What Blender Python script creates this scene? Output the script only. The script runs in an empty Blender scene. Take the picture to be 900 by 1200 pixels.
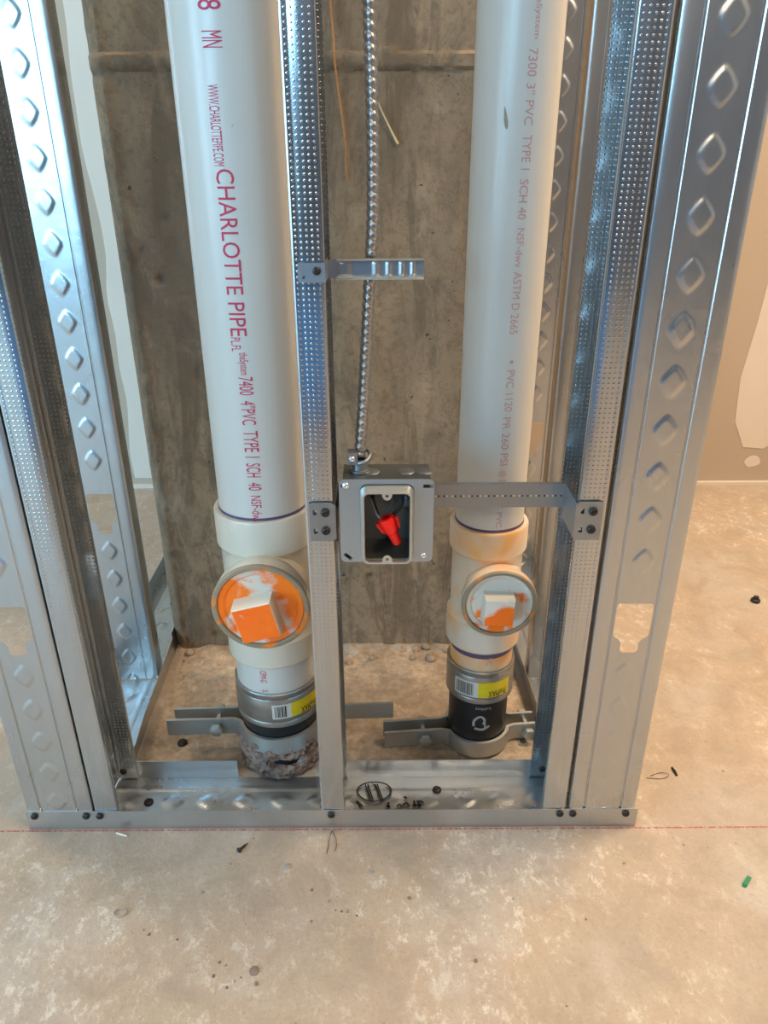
import bpy, bmesh, math, random
from mathutils import Vector, Matrix, noise
random.seed(11)
PI = math.pi
SC = bpy.context.scene
COL = SC.collection

# ------------------------------------------------------------------ camera, world, lights, exposure
cam_d = bpy.data.cameras.new('camera')
cam_d.sensor_fit = 'VERTICAL'; cam_d.sensor_height = 36.0; cam_d.lens = 870.0/1200.0*36.0
cam_d.clip_start = 0.02; cam_d.clip_end = 60
cam = bpy.data.objects.new('camera', cam_d); COL.objects.link(cam)
def cam_axes(p, y, r):
    p, y, r = math.radians(p), math.radians(y), math.radians(r)
    f = Vector((math.sin(y)*math.cos(p), math.cos(y)*math.cos(p), -math.sin(p)))
    R = Vector((math.cos(y), -math.sin(y), 0)); U = R.cross(f)
    return R*math.cos(r)+U*math.sin(r), U*math.cos(r)-R*math.sin(r), f
_r, _u, _f = cam_axes(25.4251, 0.0816, -0.2408)
_m = Matrix((_r, _u, -_f)).transposed().to_4x4(); _m.translation = (.5274, -.797, .8988)
cam.matrix_world = _m
SC.camera = cam

world = bpy.data.worlds.new('overcast_daylight'); SC.world = world; world.use_nodes = True
wb = world.node_tree.nodes['Background']
wb.inputs['Color'].default_value = (.50, .76, 1.0, 1); wb.inputs['Strength'].default_value = 2.2

# room: x -3.2..4.2, y -4.6..1.28, z 0..2.7
RX0, RX1, RY0, RY1, RZ = -3.2, 4.2, -4.6, 1.28, 2.7
def area(name, loc, rot, sx, sy, power, color):
    l = bpy.data.lights.new(name, 'AREA'); l.shape = 'RECTANGLE'; l.size = sx; l.size_y = sy
    l.energy = power; l.color = color
    o = bpy.data.objects.new(name, l); COL.objects.link(o); o.location = loc; o.rotation_euler = rot
    return o
WIN_L = (-3.6, -.4, .35, 2.45)      # y0,y1,z0,z1 in the left wall
WIN_F = (-2.9, -.55, .7, 2.45)      # x0,x1,z0,z1 in the wall behind the camera
area('daylight_side_window', (RX0-.12, (WIN_L[0]+WIN_L[1])/2, 1.4), (0, -PI/2, 0), 2.1, 3.1, 115, (.44, .76, 1.0))
area('daylight_rear_window', ((WIN_F[0]+WIN_F[1])/2, RY0-.12, 1.575), (PI/2, 0, 0), 2.3, 1.75, 125, (.33, .70, 1.0))
LAMPS = [(1.75, .35, 46), (2.1, -1.0, 32), (.9, -3.4, 22), (-1.05, .75, 13)]
LAMP_C = (1.0, .745, .50)

vs = SC.view_settings
vs.view_transform = 'Standard'; vs.look = 'None'; vs.gamma = 1.0; vs.use_curve_mapping = False
vs.exposure = 0.46
SC.cycles.max_bounces = 8; SC.cycles.caustics_reflective = False; SC.cycles.caustics_refractive = False; SC.cycles.diffuse_bounces = 4; SC.cycles.glossy_bounces = 4; SC.cycles.transparent_max_bounces = 8

# ------------------------------------------------------------------ materials
class N:
    def __init__(s, name):
        s.m = bpy.data.materials.new(name); s.m.use_nodes = True
        s.t = s.m.node_tree; s.b = s.t.nodes['Principled BSDF']
    def n(s, typ, **kw):
        x = s.t.nodes.new(typ)
        for k, v in kw.items():
            if k.startswith('i_'):
                key = k[2:].replace('_', ' ')
                key = int(key) if key.isdigit() else key
                x.inputs[key].default_value = v
            else: setattr(x, k, v)
        return x
    def l(s, a, b): s.t.links.new(a, b)
    def coord(s): return s.n('ShaderNodeTexCoord').outputs['Object']
    def mapped(s, scale, vec=None, rot=(0,0,0)):
        mp = s.n('ShaderNodeMapping'); mp.inputs['Scale'].default_value = scale; mp.inputs['Rotation'].default_value = rot
        s.l(vec or s.coord(), mp.inputs['Vector']); return mp.outputs[0]
    def noise(s, scale, vec=None, detail=4, rough=.55, dist=0):
        x = s.n('ShaderNodeTexNoise'); x.inputs['Scale'].default_value = scale; x.inputs['Detail'].default_value = detail
        x.inputs['Roughness'].default_value = rough; x.inputs['Distortion'].default_value = dist
        s.l(vec or s.coord(), x.inputs['Vector']); return x.outputs['Fac']
    def ramp(s, fac, stops, interp='LINEAR'):
        r = s.n('ShaderNodeValToRGB'); cr = r.color_ramp; cr.interpolation = interp
        while len(cr.elements) < len(stops): cr.elements.new(.5)
        for e, (p, c) in zip(cr.elements, stops):
            e.position = p; e.color = (*c, 1) if not isinstance(c, (int, float)) else (c, c, c, 1)
        s.l(fac, r.inputs[0]); return r.outputs[0]
    def mix(s, fac, a, b):
        x = s.n('ShaderNodeMix'); x.data_type = 'RGBA'
        if isinstance(fac, (int, float)): x.inputs[0].default_value = fac
        else: s.l(fac, x.inputs[0])
        for v, i in ((a, 6), (b, 7)):
            if isinstance(v, tuple): x.inputs[i].default_value = (*v, 1)
            else: s.l(v, x.inputs[i])
        return x.outputs[2]
    def math(s, op, a, b=None):
        x = s.n('ShaderNodeMath'); x.operation = op
        for i, v in enumerate((a, b)):
            if v is None: continue
            if isinstance(v, (int, float)): x.inputs[i].default_value = v
            else: s.l(v, x.inputs[i])
        return x.outputs[0]
    def bump(s, h, strength=.3, dist=.002):
        b = s.n('ShaderNodeBump'); b.inputs['Strength'].default_value = strength; b.inputs['Distance'].default_value = dist
        s.l(h, b.inputs['Height']); s.l(b.outputs[0], s.b.inputs['Normal'])
    def setb(s, **kw):
        for k, v in kw.items():
            key = {'col': 'Base Color', 'rough': 'Roughness', 'metal': 'Metallic', 'spec': 'Specular IOR Level'}[k]
            if isinstance(v, tuple): s.b.inputs[key].default_value = (*v, 1)
            elif isinstance(v, (int, float)): s.b.inputs[key].default_value = v
            else: s.l(v, s.b.inputs[key])

def flat(name, col, rough=.5, metal=0, var=.12, scale=40):
    m = N(name); f = m.noise(scale)
    m.setb(col=m.mix(f, tuple(c*(1-var) for c in col), tuple(min(1, c*(1+var)) for c in col)), rough=rough, metal=metal)
    return m.m

def galv(name, col=(.58, .61, .63), rough=.33, knurl=None, bands=False):
    m = N(name)
    f = m.noise(9, m.mapped((1, 1, .25)), 5)
    g = m.noise(260, m.mapped((1, 1, .12)), 3)
    c = m.mix(f, tuple(x*.80 for x in col), tuple(min(1, x*1.10) for x in col))
    c = m.mix(m.math('MULTIPLY', g, .35), c, tuple(x*.72 for x in col))
    m.setb(col=c, metal=.92, rough=m.math('ADD', m.math('MULTIPLY', f, .22), rough-.11))
    h = m.math('MULTIPLY', m.noise(14), 1.0)
    if knurl:
        a, b = knurl
        sx = m.n('ShaderNodeSeparateXYZ'); m.l(m.coord(), sx.inputs[0])
        cb = m.n('ShaderNodeCombineXYZ'); m.l(sx.outputs[a], cb.inputs[0]); m.l(sx.outputs[b], cb.inputs[1])
        v = m.n('ShaderNodeTexVoronoi'); v.voronoi_dimensions = '2D'; v.inputs['Scale'].default_value = 175; v.inputs['Randomness'].default_value = 0
        m.l(cb.outputs[0], v.inputs['Vector'])
        d = m.ramp(v.outputs['Distance'], [(0, 1.0), (.10, .8), (.24, 0)])
        bp = m.n('ShaderNodeBump'); bp.inputs['Strength'].default_value = .42; bp.inputs['Distance'].default_value = .0008
        m.l(d, bp.inputs['Height'])
        b2 = m.n('ShaderNodeBump'); b2.inputs['Strength'].default_value = .12; b2.inputs['Distance'].default_value = .004
        m.l(h, b2.inputs['Height']); m.l(b2.outputs[0], bp.inputs['Normal'])
        m.l(bp.outputs[0], m.b.inputs['Normal'])
    else:
        m.bump(h, .25, .004)
    return m.m

M = {}
M['galv'] = galv('galvanised_steel')
M['galv_web'] = galv('galvanised_web', rough=.29)
M['galv_knurl'] = galv('galvanised_knurled', (.56, .60, .63), rough=.185, knurl=(1, 2))
M['galv_dull'] = galv('galvanised_dull', (.37, .40, .42), .42)
M['galv_box'] = galv('galvanised_box', (.50, .60, .68), .36)
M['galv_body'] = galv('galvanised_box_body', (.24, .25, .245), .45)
M['galv_rim'] = galv('galvanised_rim', (.70, .68, .60), .45)
M['screw'] = flat('black_screw', (.035, .03, .03), .45, .6)
M['zinc_screw'] = flat('zinc_screw', (.75, .76, .76), .3, .9)
M['dark_hole'] = flat('dark_hole', (.01, .01, .01), .9)

def pvc(name, base=(.72, .71, .665), overspray=None, amount=0.5, spec=.28):
    m = N(name)
    f = m.noise(6, None, 3); s = m.noise(120, m.mapped((1, 1, .3)), 3, .7)
    c = m.mix(f, tuple(x*.95 for x in base), tuple(min(1, x*1.03) for x in base))
    c = m.mix(m.ramp(s, [(.70, 0), (.78, .55)]), c, (.35, .32, .28))
    if overspray:
        o = m.noise(overspray, None, 3, .5, .3)
        k = m.ramp(o, [(amount-.10, 0), (amount+.16, 1.0)])
        c = m.mix(k, c, (.92, .46, .13))
    m.setb(col=c, rough=spec)
    m.bump(m.noise(90), .06, .001)
    return m.m
M['pvc'] = pvc('white_pvc')
M['pvc_fit'] = pvc('cream_pvc_fitting', (.75, .69, .575))
M['pvc_orange'] = pvc('cream_pvc_oversprayed', (.79, .715, .60), 12, .535)
M['pvc_stub_orange'] = pvc('pvc_stub_oversprayed', (.80, .72, .60), 17, .47)
def paint(name, thr, scale, base=(.80, .76, .68), col=(.92, .105, .002), axis=None, gain=0):
    """sprayed marking paint: noise patches, biased along one axis of the part (sprayed from one side)"""
    m = N(name)
    o = m.noise(scale, None, 3, .5, .6); e = m.noise(420, None, 2)
    if axis is not None:
        sx = m.n('ShaderNodeSeparateXYZ'); m.l(m.coord(), sx.inputs[0])
        if axis == 'absx': q = m.math('ABSOLUTE', m.math('SUBTRACT', sx.outputs[0], .004))
        else: q = m.math('ADD', m.math('MULTIPLY', sx.outputs[0], axis[0]), m.math('ADD', m.math('MULTIPLY', sx.outputs[2], axis[1]), axis[2]))
        o = m.math('ADD', o, m.math('MULTIPLY', q, gain))
    k = m.ramp(m.math('ADD', o, m.math('MULTIPLY', m.math('SUBTRACT', e, .5), .10)), [(thr-.05, 0), (thr+.06, 1)])
    v = m.noise(70, None, 4)
    dirt = m.ramp(m.noise(150, None, 3, .7), [(.64, 0), (.76, .6)])
    c = m.mix(k, base, m.mix(v, col, (1.0, .22, .01)))
    c = m.mix(dirt, c, (.34, .27, .2))
    m.setb(col=c, rough=.5); m.bump(e, .15, .0008)
    return m.m
M['plug4'] = paint('plug_orange_paint', .60, 24, (.74, .67, .58), (1.0, .20, .008), 'absx', 5.5)
M['plug4_top'] = paint('plug_head_orange', .25, 30)
M['plug3'] = paint('plug_partly_orange', .60, 34, (.70, .68, .62), (1.0, .20, .01), (0, -1, .326), 3.5)
M['plug3_top'] = paint('plug_head_partly_orange', .42, 24, (.76, .73, .66), (1.0, .15, .004), (.6, -1, .320), 10)
M['head_side'] = paint('plug_head_side', .75, 30, (.70, .66, .56))
M['dirty_rim'] = paint('dirty_rim', .60, 30, (.30, .245, .165), (.62, .25, .05))
M['purple'] = flat('purple_primer', (.11, .085, .17), .5, 0, .6, 60)
M['red_ink'] = flat('red_print', (.62, .045, .11), .6, 0, .25, 300)
M['faded_ink'] = flat('faded_red_print', (.66, .36, .32), .6, 0, .15, 250)
def steel_band():
    m = N('stainless_band'); f = m.noise(30, m.mapped((1, 1, 4)), 4)
    m.setb(col=m.mix(f, (.27, .26, .24), (.45, .43, .40)), metal=.9, rough=m.math('ADD', m.math('MULTIPLY', f, .25), .28))
    m.bump(m.noise(200, m.mapped((.2, .2, 3))), .1, .001); return m.m
M['band'] = steel_band()
M['black'] = flat('black_cast_pipe', (.010, .010, .011), .42, 0, .4, 60)
M['rubber'] = flat('black_rubber', (.014, .013, .012), .6)
M['label_white'] = flat('label_white', (.70, .70, .66), .5, 0, .05)
M['label_yellow'] = flat('label_yellow', (.82, .66, .02), .45, 0, .1, 80)
M['ink_black'] = flat('black_ink', (.012, .012, .012), .6)
M['chalk_white'] = flat('white_marking', (.42, .43, .42), .7, 0, .4, 200)
M['clamp'] = galv('riser_clamp_steel', (.55, .57, .55), .50)
M['red_nut'] = flat('red_plastic', (.95, .012, .008), .35, 0, .05)
M['wire_dark'] = flat('dark_wire', (.03, .04, .045), .4)
M['wire_grey'] = flat('grey_wire', (.16, .18, .18), .4)
M['armour'] = galv('cable_armour', (.40, .385, .37), .28)

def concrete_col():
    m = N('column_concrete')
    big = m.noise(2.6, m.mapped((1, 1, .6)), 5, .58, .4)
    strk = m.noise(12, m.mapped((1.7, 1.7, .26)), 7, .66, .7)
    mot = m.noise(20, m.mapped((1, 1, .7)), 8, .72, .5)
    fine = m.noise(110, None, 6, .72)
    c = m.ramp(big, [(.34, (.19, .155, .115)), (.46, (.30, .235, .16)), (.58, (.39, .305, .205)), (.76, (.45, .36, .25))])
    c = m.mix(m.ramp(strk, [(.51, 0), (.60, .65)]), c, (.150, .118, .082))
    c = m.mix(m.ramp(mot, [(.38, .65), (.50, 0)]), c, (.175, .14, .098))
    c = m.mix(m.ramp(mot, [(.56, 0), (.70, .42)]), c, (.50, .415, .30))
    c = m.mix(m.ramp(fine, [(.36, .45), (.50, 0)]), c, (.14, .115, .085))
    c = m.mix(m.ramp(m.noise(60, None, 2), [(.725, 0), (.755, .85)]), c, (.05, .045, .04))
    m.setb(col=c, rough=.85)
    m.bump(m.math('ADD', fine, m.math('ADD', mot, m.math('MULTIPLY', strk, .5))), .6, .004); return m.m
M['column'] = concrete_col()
def floor_mat():
    m = N('slab_concrete')
    co = m.coord()
    big = m.noise(2.2, co, 5, .55, .3)
    mid = m.noise(13, m.mapped((1, 1, 1), co, (0, 0, .6)), 7, .66, .6)
    streak = m.noise(22, m.mapped((1.0, .65, 1), co, (0, 0, .75)), 9, .78, .3)
    fine = m.noise(150, co, 5, .75)
    grain = m.noise(48, m.mapped((1.0, .75, 1), co, (0, 0, .75)), 9, .80, .15)
    c = m.ramp(big, [(.34, (.49, .435, .375)), (.46, (.475, .385, .30)), (.56, (.49, .385, .285)), (.68, (.49, .43, .37))])
    c = m.mix(m.ramp(mid, [(.36, .5), (.52, 0)]), c, (.35, .285, .225))
    c = m.mix(m.ramp(mid, [(.54, 0), (.70, .45)]), c, (.58, .53, .46))
    msk = m.ramp(m.math('ADD', m.math('MULTIPLY', big, .55), m.math('MULTIPLY', mid, .45)), [(.46, .06), (.58, 1)])
    c = m.mix(m.math('MULTIPLY', m.ramp(grain, [(.53, 0), (.60, .8)]), msk), c, (.74, .69, .61))
    c = m.mix(m.math('MULTIPLY', m.ramp(streak, [(.56, 0), (.64, .45)]), msk), c, (.72, .68, .60))
    c = m.mix(m.ramp(grain, [(.36, .4), (.46, 0)]), c, (.38, .31, .245))
    c = m.mix(m.ramp(fine, [(.34, .5), (.46, 0)]), c, (.33, .27, .21))
    c = m.mix(m.ramp(fine, [(.60, 0), (.72, .35)]), c, (.80, .74, .64))
    spk = m.noise(70, co, 2, .5)
    c = m.mix(m.ramp(spk, [(.735, 0), (.76, .8)]), c, (.20, .16, .13))
    m.setb(col=c, rough=.60)
    m.bump(m.math('ADD', m.math('MULTIPLY', mid, 1.0), m.math('ADD', m.math('MULTIPLY', grain, 1.2), m.math('MULTIPLY', fine, .6))), .5, .004); return m.m
M['floor'] = floor_mat()
def dirt_mat(name, a, b, c3, sc=60):
    m = N(name); f = m.noise(sc, None, 6, .7); g = m.noise(sc*.2, None, 4)
    c = m.ramp(f, [(.3, a), (.55, b), (.75, c3)]); c = m.mix(m.ramp(g, [(.4, .5), (.6, 0)]), c, tuple(x*.7 for x in a))
    m.setb(col=c, rough=.95); m.bump(f, .8, .004); return m.m
M['mortar'] = dirt_mat('mortar_dirt', (.30, .235, .17), (.53, .42, .31), (.69, .585, .46))
M['rust_mortar'] = dirt_mat('rusty_mortar', (.16, .10, .08), (.39, .28, .225), (.62, .50, .41), 110)
M['board'] = flat('drywall_paper', (.47, .385, .295), .8, 0, .06, 3)
M['mud'] = flat('joint_compound', (.70, .62, .53), .8, 0, .06, 6)
M['ceil'] = flat('ceiling_board', (.62, .61, .59), .8, 0, .04, 2)
M['wall_paint'] = flat('primer_wall', (.50, .49, .47), .8, 0, .05, 2)
M['dark_wall'] = flat('dark_blue_wall', (.055, .085, .15), .7, 0, .1, 2)  # unseen wall behind the camera, toned navy to darken reflections in the steel
M['alu'] = flat('window_aluminium', (.35, .36, .37), .4, .7)
def glass_mat():
    m = N('window_glass'); t = m.t
    tr = m.n('ShaderNodeBsdfTransparent'); gl = m.n('ShaderNodeBsdfGlossy'); gl.inputs['Roughness'].default_value = .02
    mx = m.n('ShaderNodeMixShader'); mx.inputs[0].default_value = .06
    m.l(tr.outputs[0], mx.inputs[1]); m.l(gl.outputs[0], mx.inputs[2])
    m.l(mx.outputs[0], t.nodes['Material Output'].inputs['Surface']); return m.m
M['glass'] = glass_mat()
def lamp_mat():
    m = N('warm_lamp_diffuser'); m.setb(col=(.9, .85, .75)); m.b.inputs['Emission Color'].default_value = (*LAMP_C, 1)
    m.b.inputs['Emission Strength'].default_value = 3.0; return m.m
M['lamp'] = lamp_mat()
def chalk():
    m = N('red_chalk'); t = m.t; k = m.ramp(m.noise(220, None, 4, .7), [(.40, 0), (.60, .85)])
    m.setb(col=(.55, .10, .085), rough=.9)
    tr = m.n('ShaderNodeBsdfTransparent'); mx = m.n('ShaderNodeMixShader'); m.l(k, mx.inputs[0])
    m.l(tr.outputs[0], mx.inputs[1]); m.l(m.b.outputs[0], mx.inputs[2]); m.l(mx.outputs[0], t.nodes['Material Output'].inputs['Surface'])
    return m.m
M['chalk'] = chalk()
M['string'] = flat('rust_fibre', (.55, .25, .08), .8, 0, .3, 200)
M['straw'] = flat('pale_straw', (.66, .58, .38), .7, 0, .2, 200)
M['green'] = flat('green_plastic', (.01, .22, .10), .4)
M['pebble'] = flat('brown_grit', (.25, .19, .15), .9, 0, .3, 90)
M['grey_bit'] = flat('grey_slug', (.36, .33, .30), .6, 0, .2, 200)
M['white_bit'] = flat('pale_chip', (.80, .76, .66), .7)
M['hair'] = flat('thin_dark_wire', (.10, .08, .07), .5)

# ------------------------------------------------------------------ mesh helpers
def mesh_obj(name, verts, faces, mat, parent=None, smooth=False, auto=None, thick=0):
    me = bpy.data.meshes.new(name); me.from_pydata([tuple(v) for v in verts], [], [tuple(f) for f in faces])
    return finish(name, me, mat, parent, smooth, auto, thick)
def finish(name, me, mat, parent=None, smooth=False, auto=None, thick=0):
    bm = bmesh.new(); bm.from_mesh(me)
    bmesh.ops.remove_doubles(bm, verts=bm.verts, dist=1e-6)
    if thick:
        bmesh.ops.recalc_face_normals(bm, faces=bm.faces)
        bmesh.ops.solidify(bm, geom=bm.faces[:], thickness=thick)
    bmesh.ops.recalc_face_normals(bm, faces=bm.faces)
    for f in bm.faces: f.smooth = smooth or auto is not None
    if auto is not None:
        for e in bm.edges:
            if len(e.link_faces) == 2 and e.calc_face_angle(0) > auto: e.smooth = False
    bm.to_mesh(me); bm.free()
    if mat is not None: me.materials.append(M[mat] if isinstance(mat, str) else mat)
    o = bpy.data.objects.new(name, me); COL.objects.link(o)
    if parent is not None: o.parent = parent
    return o
def empty(name, loc=(0, 0, 0), rz=0):
    o = bpy.data.objects.new(name, None); COL.objects.link(o); o.location = loc; o.rotation_euler = (0, 0, rz); o.empty_display_size = .05
    return o
def tag(o, label=None, cat=None, group=None, kind=None):
    if label: o['label'] = label
    if cat: o['category'] = cat
    if group: o['group'] = group
    if kind: o['kind'] = kind
    return o
class G:
    """collects raw geometry for one mesh"""
    def __init__(s): s.v = []; s.f = []
    def add(s, v, f):
        k = len(s.v); s.v += [tuple(x) for x in v]; s.f += [tuple(i+k for i in q) for q in f]; return s
    def box(s, x0, x1, y0, y1, z0, z1):
        v = [(x, y, z) for z in (z0, z1) for y in (y0, y1) for x in (x0, x1)]
        return s.add(v, [(0, 2, 3, 1), (4, 5, 7, 6), (0, 1, 5, 4), (2, 6, 7, 3), (0, 4, 6, 2), (1, 3, 7, 5)])
    def xf(s, mat): s.v = [tuple(mat @ Vector(p)) for p in s.v]; return s
    def obj(s, name, mat, parent=None, **kw): return mesh_obj(name, s.v, s.f, mat, parent, **kw)
def grid(nu, nv, fn):
    v = [fn(i/nu, j/nv) for j in range(nv+1) for i in range(nu+1)]
    f = [(j*(nu+1)+i, j*(nu+1)+i+1, (j+1)*(nu+1)+i+1, (j+1)*(nu+1)+i) for j in range(nv) for i in range(nu)]
    return v, f
def lathe(prof, n=48, a0=0, a1=2*PI, cap=False):
    full = abs(a1-a0-2*PI) < 1e-6; m = n if full else n+1
    v = []; f = []
    for (r, z) in prof:
        for i in range(m):
            a = a0+(a1-a0)*i/n; v.append((r*math.cos(a), r*math.sin(a), z))
    for j in range(len(prof)-1):
        for i in range(n):
            k = (i+1) % m if full else i+1
            f.append((j*m+i, j*m+k, (j+1)*m+k, (j+1)*m+i))
    if cap and full:
        f.append(tuple(range(m))[::-1]); f.append(tuple((len(prof)-1)*m+i for i in range(m)))
    return v, f
def tube(pts, r, n=8, cap=True):
    pts = [Vector(p) for p in pts]; v = []; f = []
    rs = r if isinstance(r, (list, tuple)) else [r]*len(pts)
    up = Vector((0, 0, 1))
    t0 = (pts[1]-pts[0]).normalized()
    nrm = t0.orthogonal().normalized()
    for i, p in enumerate(pts):
        t = (pts[min(i+1, len(pts)-1)]-pts[max(i-1, 0)]).normalized()
        nrm = (nrm-t*nrm.dot(t)).normalized(); b = t.cross(nrm)
        for k in range(n):
            a = 2*PI*k/n; v.append(p+(nrm*math.cos(a)+b*math.sin(a))*rs[i])
    for i in range(len(pts)-1):
        for k in range(n):
            q = (k+1) % n; f.append((i*n+k, i*n+q, (i+1)*n+q, (i+1)*n+k))
    if cap: f.append(tuple(range(n))[::-1]); f.append(tuple((len(pts)-1)*n+k for k in range(n)))
    return v, f
def spline(ctrl, n):
    """Catmull-Rom through the control points"""
    P = [Vector(c) for c in ctrl]; P = [P[0]*2-P[1]]+P+[P[-1]*2-P[-2]]; out = []
    segs = len(P)-3
    for k in range(n+1):
        t = k/n*segs; i = min(int(t), segs-1); t -= i
        a, b, c, d = P[i:i+4]
        out.append(.5*((2*b)+(c-a)*t+(2*a-5*b+4*c-d)*t*t+(3*b-a-3*c+d)*t**3))
    return out
def rrect(cx, cz, w, h, r, n=5):
    pts = []
    for (sx, sz, a) in ((1, 1, 0), (-1, 1, PI/2), (-1, -1, PI), (1, -1, 3*PI/2)):
        for i in range(n+1):
            t = a+PI/2*i/n; pts.append((cx+sx*(w/2-r)+r*math.cos(t), cz+sz*(h/2-r)+r*math.sin(t)))
    return pts
def plate_with_holes(outer, holes, to3):
    """flat plate with polygon holes -> mesh data"""
    bm = bmesh.new()
    for loop in [outer]+holes:
        vs_ = [bm.verts.new(to3(*p)) for p in loop]
        for i in range(len(vs_)): bm.edges.new((vs_[i], vs_[(i+1) % len(vs_)]))
    bmesh.ops.triangle_fill(bm, edges=bm.edges[:], use_beauty=True)
    bm.verts.ensure_lookup_table(); bm.verts.index_update()
    v = [tuple(x.co) for x in bm.verts]; f = [tuple(q.index for q in t.verts) for t in bm.faces]; bm.free()
    return v, f
def face_y(loc, rot=PI/2): return Matrix.Translation(loc) @ Matrix.Rotation(rot, 4, 'X')   # lathe axis z -> -y (towards the viewer)
_head = None
def screw(parent, loc, axis='-y', r=.0052, mat='screw', name='screw'):
    """pan head screw: flange, dome and cross recess; axis = outward direction"""
    global _head
    key = 'screw_head_'+mat
    me = bpy.data.meshes.get(key)
    if me is None:
        v, f = lathe([(1.05, 0), (1.05, .18), (.85, .42), (.5, .58), (.30, .60), (.22, .36), (.001, .34)], 14)
        o = mesh_obj(key, v, f, mat, None, smooth=True); me = o.data; me.name = key; bpy.data.objects.remove(o)
    o = bpy.data.objects.new(name, me); COL.objects.link(o); o.parent = parent; o.location = loc; o.scale = (r, r, r)
    o.rotation_euler = {'-y': (PI/2, 0, 0), 'z': (0, 0, 0), 'x': (0, PI/2, 0), '-x': (0, -PI/2, 0)}[axis]
    return o
def struct(o, name=None): o['kind'] = 'structure'; return o

# ------------------------------------------------------------------ the room
g = G(); g.box(RX0-.2, RX1+.2, RY0-.2, RY1+.2, -.12, 0)
floor = struct(g.obj('floor', 'floor')); tag(floor, 'bare concrete slab with pale plaster smears and streaks', 'floor')
g = G(); g.box(RX0-.2, RX1+.2, RY0-.2, RY1+.2, RZ, RZ+.1)
ceiling = struct(g.obj('ceiling', 'ceil')); tag(ceiling, 'plain pale ceiling above the framed chase', 'ceiling')
g = G(); g.box(RX0-.2, RX1+.2, RY1, RY1+.12, .012, RZ)
wall_back = struct(g.obj('wall_back', 'board')); tag(wall_back, 'unpainted tan drywall behind the concrete column', 'wall')
g = G(); g.box(RX1, RX1+.12, RY0, RY1, 0, RZ)
wall_right = struct(g.obj('wall_right', 'wall_paint')); tag(wall_right, 'plain primed side wall right of the chase', 'wall')
def wall_with_window(name, label, wlabel, wn, along, fixed, lo, hi, w, out):
    """a wall with one opening; frame and panes sit in it"""
    g = G(); a0, a1, z0, z1 = w; t0, t1 = (fixed-.12, fixed)
    for (p, q, s, e) in ((lo, a0, 0, RZ), (a1, hi, 0, RZ), (a0, a1, 0, z0), (a0, a1, z1, RZ)):
        if along == 'y': g.box(t0, t1, p, q, s, e)
        else: g.box(p, q, t0, t1, s, e)
    o = struct(g.obj(name, 'wall_paint' if along == 'y' else 'dark_wall')); tag(o, label, 'wall')
    win = struct(empty(wn, (0, 0, 0))); tag(win, wlabel, 'window')
    n = 3; fw = .05; tm = fixed-.06
    for k in range(n+1):
        p = a0+(a1-a0)*k/n; g = G()
        p0, p1 = (p, p+fw) if k == 0 else ((p-fw, p) if k == n else (p-fw/2, p+fw/2))
        if along == 'y': g.box(tm-.03, tm+.03, p0, p1, z0, z1)
        else: g.box(p0, p1, tm-.03, tm+.03, z0, z1)
        g.obj('window_mullion', 'alu', win)
        if k < n:
            q = a0+(a1-a0)*(k+1)/n; g = G()
            if along == 'y': g.box(tm-.004, tm+.004, p+.03, q-.03, z0+.04, z1-.04)
            else: g.box(p+.03, q-.03, tm-.004, tm+.004, z0+.04, z1-.04)
            g.obj('pane', 'glass', win)
    for s, e in ((z0, z0+.05), (z1-.05, z1)):
        g = G()
        if along == 'y': g.box(tm-.028, tm+.028, a0+fw, a1-fw, s, e)
        else: g.box(a0+fw, a1-fw, tm-.028, tm+.028, s, e)
        g.obj('window_rail', 'alu', win)
wall_with_window('wall_left', 'primed side wall with a wide daylight window', 'wide three pane daylight window left of the chase', 'window_1', 'y', RX0, RY0, RY1, WIN_L, -1)
wall_with_window('wall_front', 'dark blue wall with a daylight window behind the viewpoint', 'three pane daylight window behind the viewpoint', 'window_2', 'x', RY0, RX0, RX1, WIN_F, -1)
# joint compound on the back wall (thin raised patches with feathered outlines)
def compound(pts, name='joint_compound'):
    g = G(); n = len(pts); y0, y1 = RY1-.0012, RY1-.0001
    g.add([(x, y0, z) for x, z in pts]+[(x, y1, z) for x, z in pts], [tuple(range(n))]+[(i, (i+1) % n, n+(i+1) % n, n+i) for i in range(n)])
    g.obj(name, 'mud', wall_back)
def wavy(x0, x1, z0, z1, a, seed, n=60):
    L = [(x0+a*noise.noise((seed, 0, 3.1*i/n*(z1-z0)*2)), z0+(z1-z0)*i/n) for i in range(n+1)]
    R = [(x1+a*noise.noise((seed+9, 0, 3.1*i/n*(z1-z0)*2)), z0+(z1-z0)*i/n) for i in range(n+1)]
    return L+R[::-1]
compound(wavy(-.215, -.165, .03, 2.6, .018, 1.3))
compound([(1.60, .12), (1.66, .115), (1.72, .15), (1.80, .16), (1.82, .9), (1.80, 2.4), (1.60, 2.4), (1.59, .9), (1.565, .48), (1.55, .33), (1.56, .2)])
def blob(cx, cz, rx, rz, seed, n=20):
    return [(cx+rx*math.cos(2*PI*i/n)*(1+.25*noise.noise((math.cos(2*PI*i/n)+seed, math.sin(2*PI*i/n), 0))), cz+rz*math.sin(2*PI*i/n)*(1+.25*noise.noise((math.cos(2*PI*i/n), seed, math.sin(2*PI*i/n))))) for i in range(n)]
compound(blob(1.637, .075, .024, .018, 2)); compound(blob(.95, .9, .03, .03, 5)); compound(blob(1.95, 1.3, .03, .03, 7))
g = G(); g.box(RX0, RX1, RY1-.012, RY1+.01, .0002, .0115)
b = struct(g.obj('trim_1', 'mud')); tag(b, 'pale strip of dust and compound along the foot of the drywall', 'trim')
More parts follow.
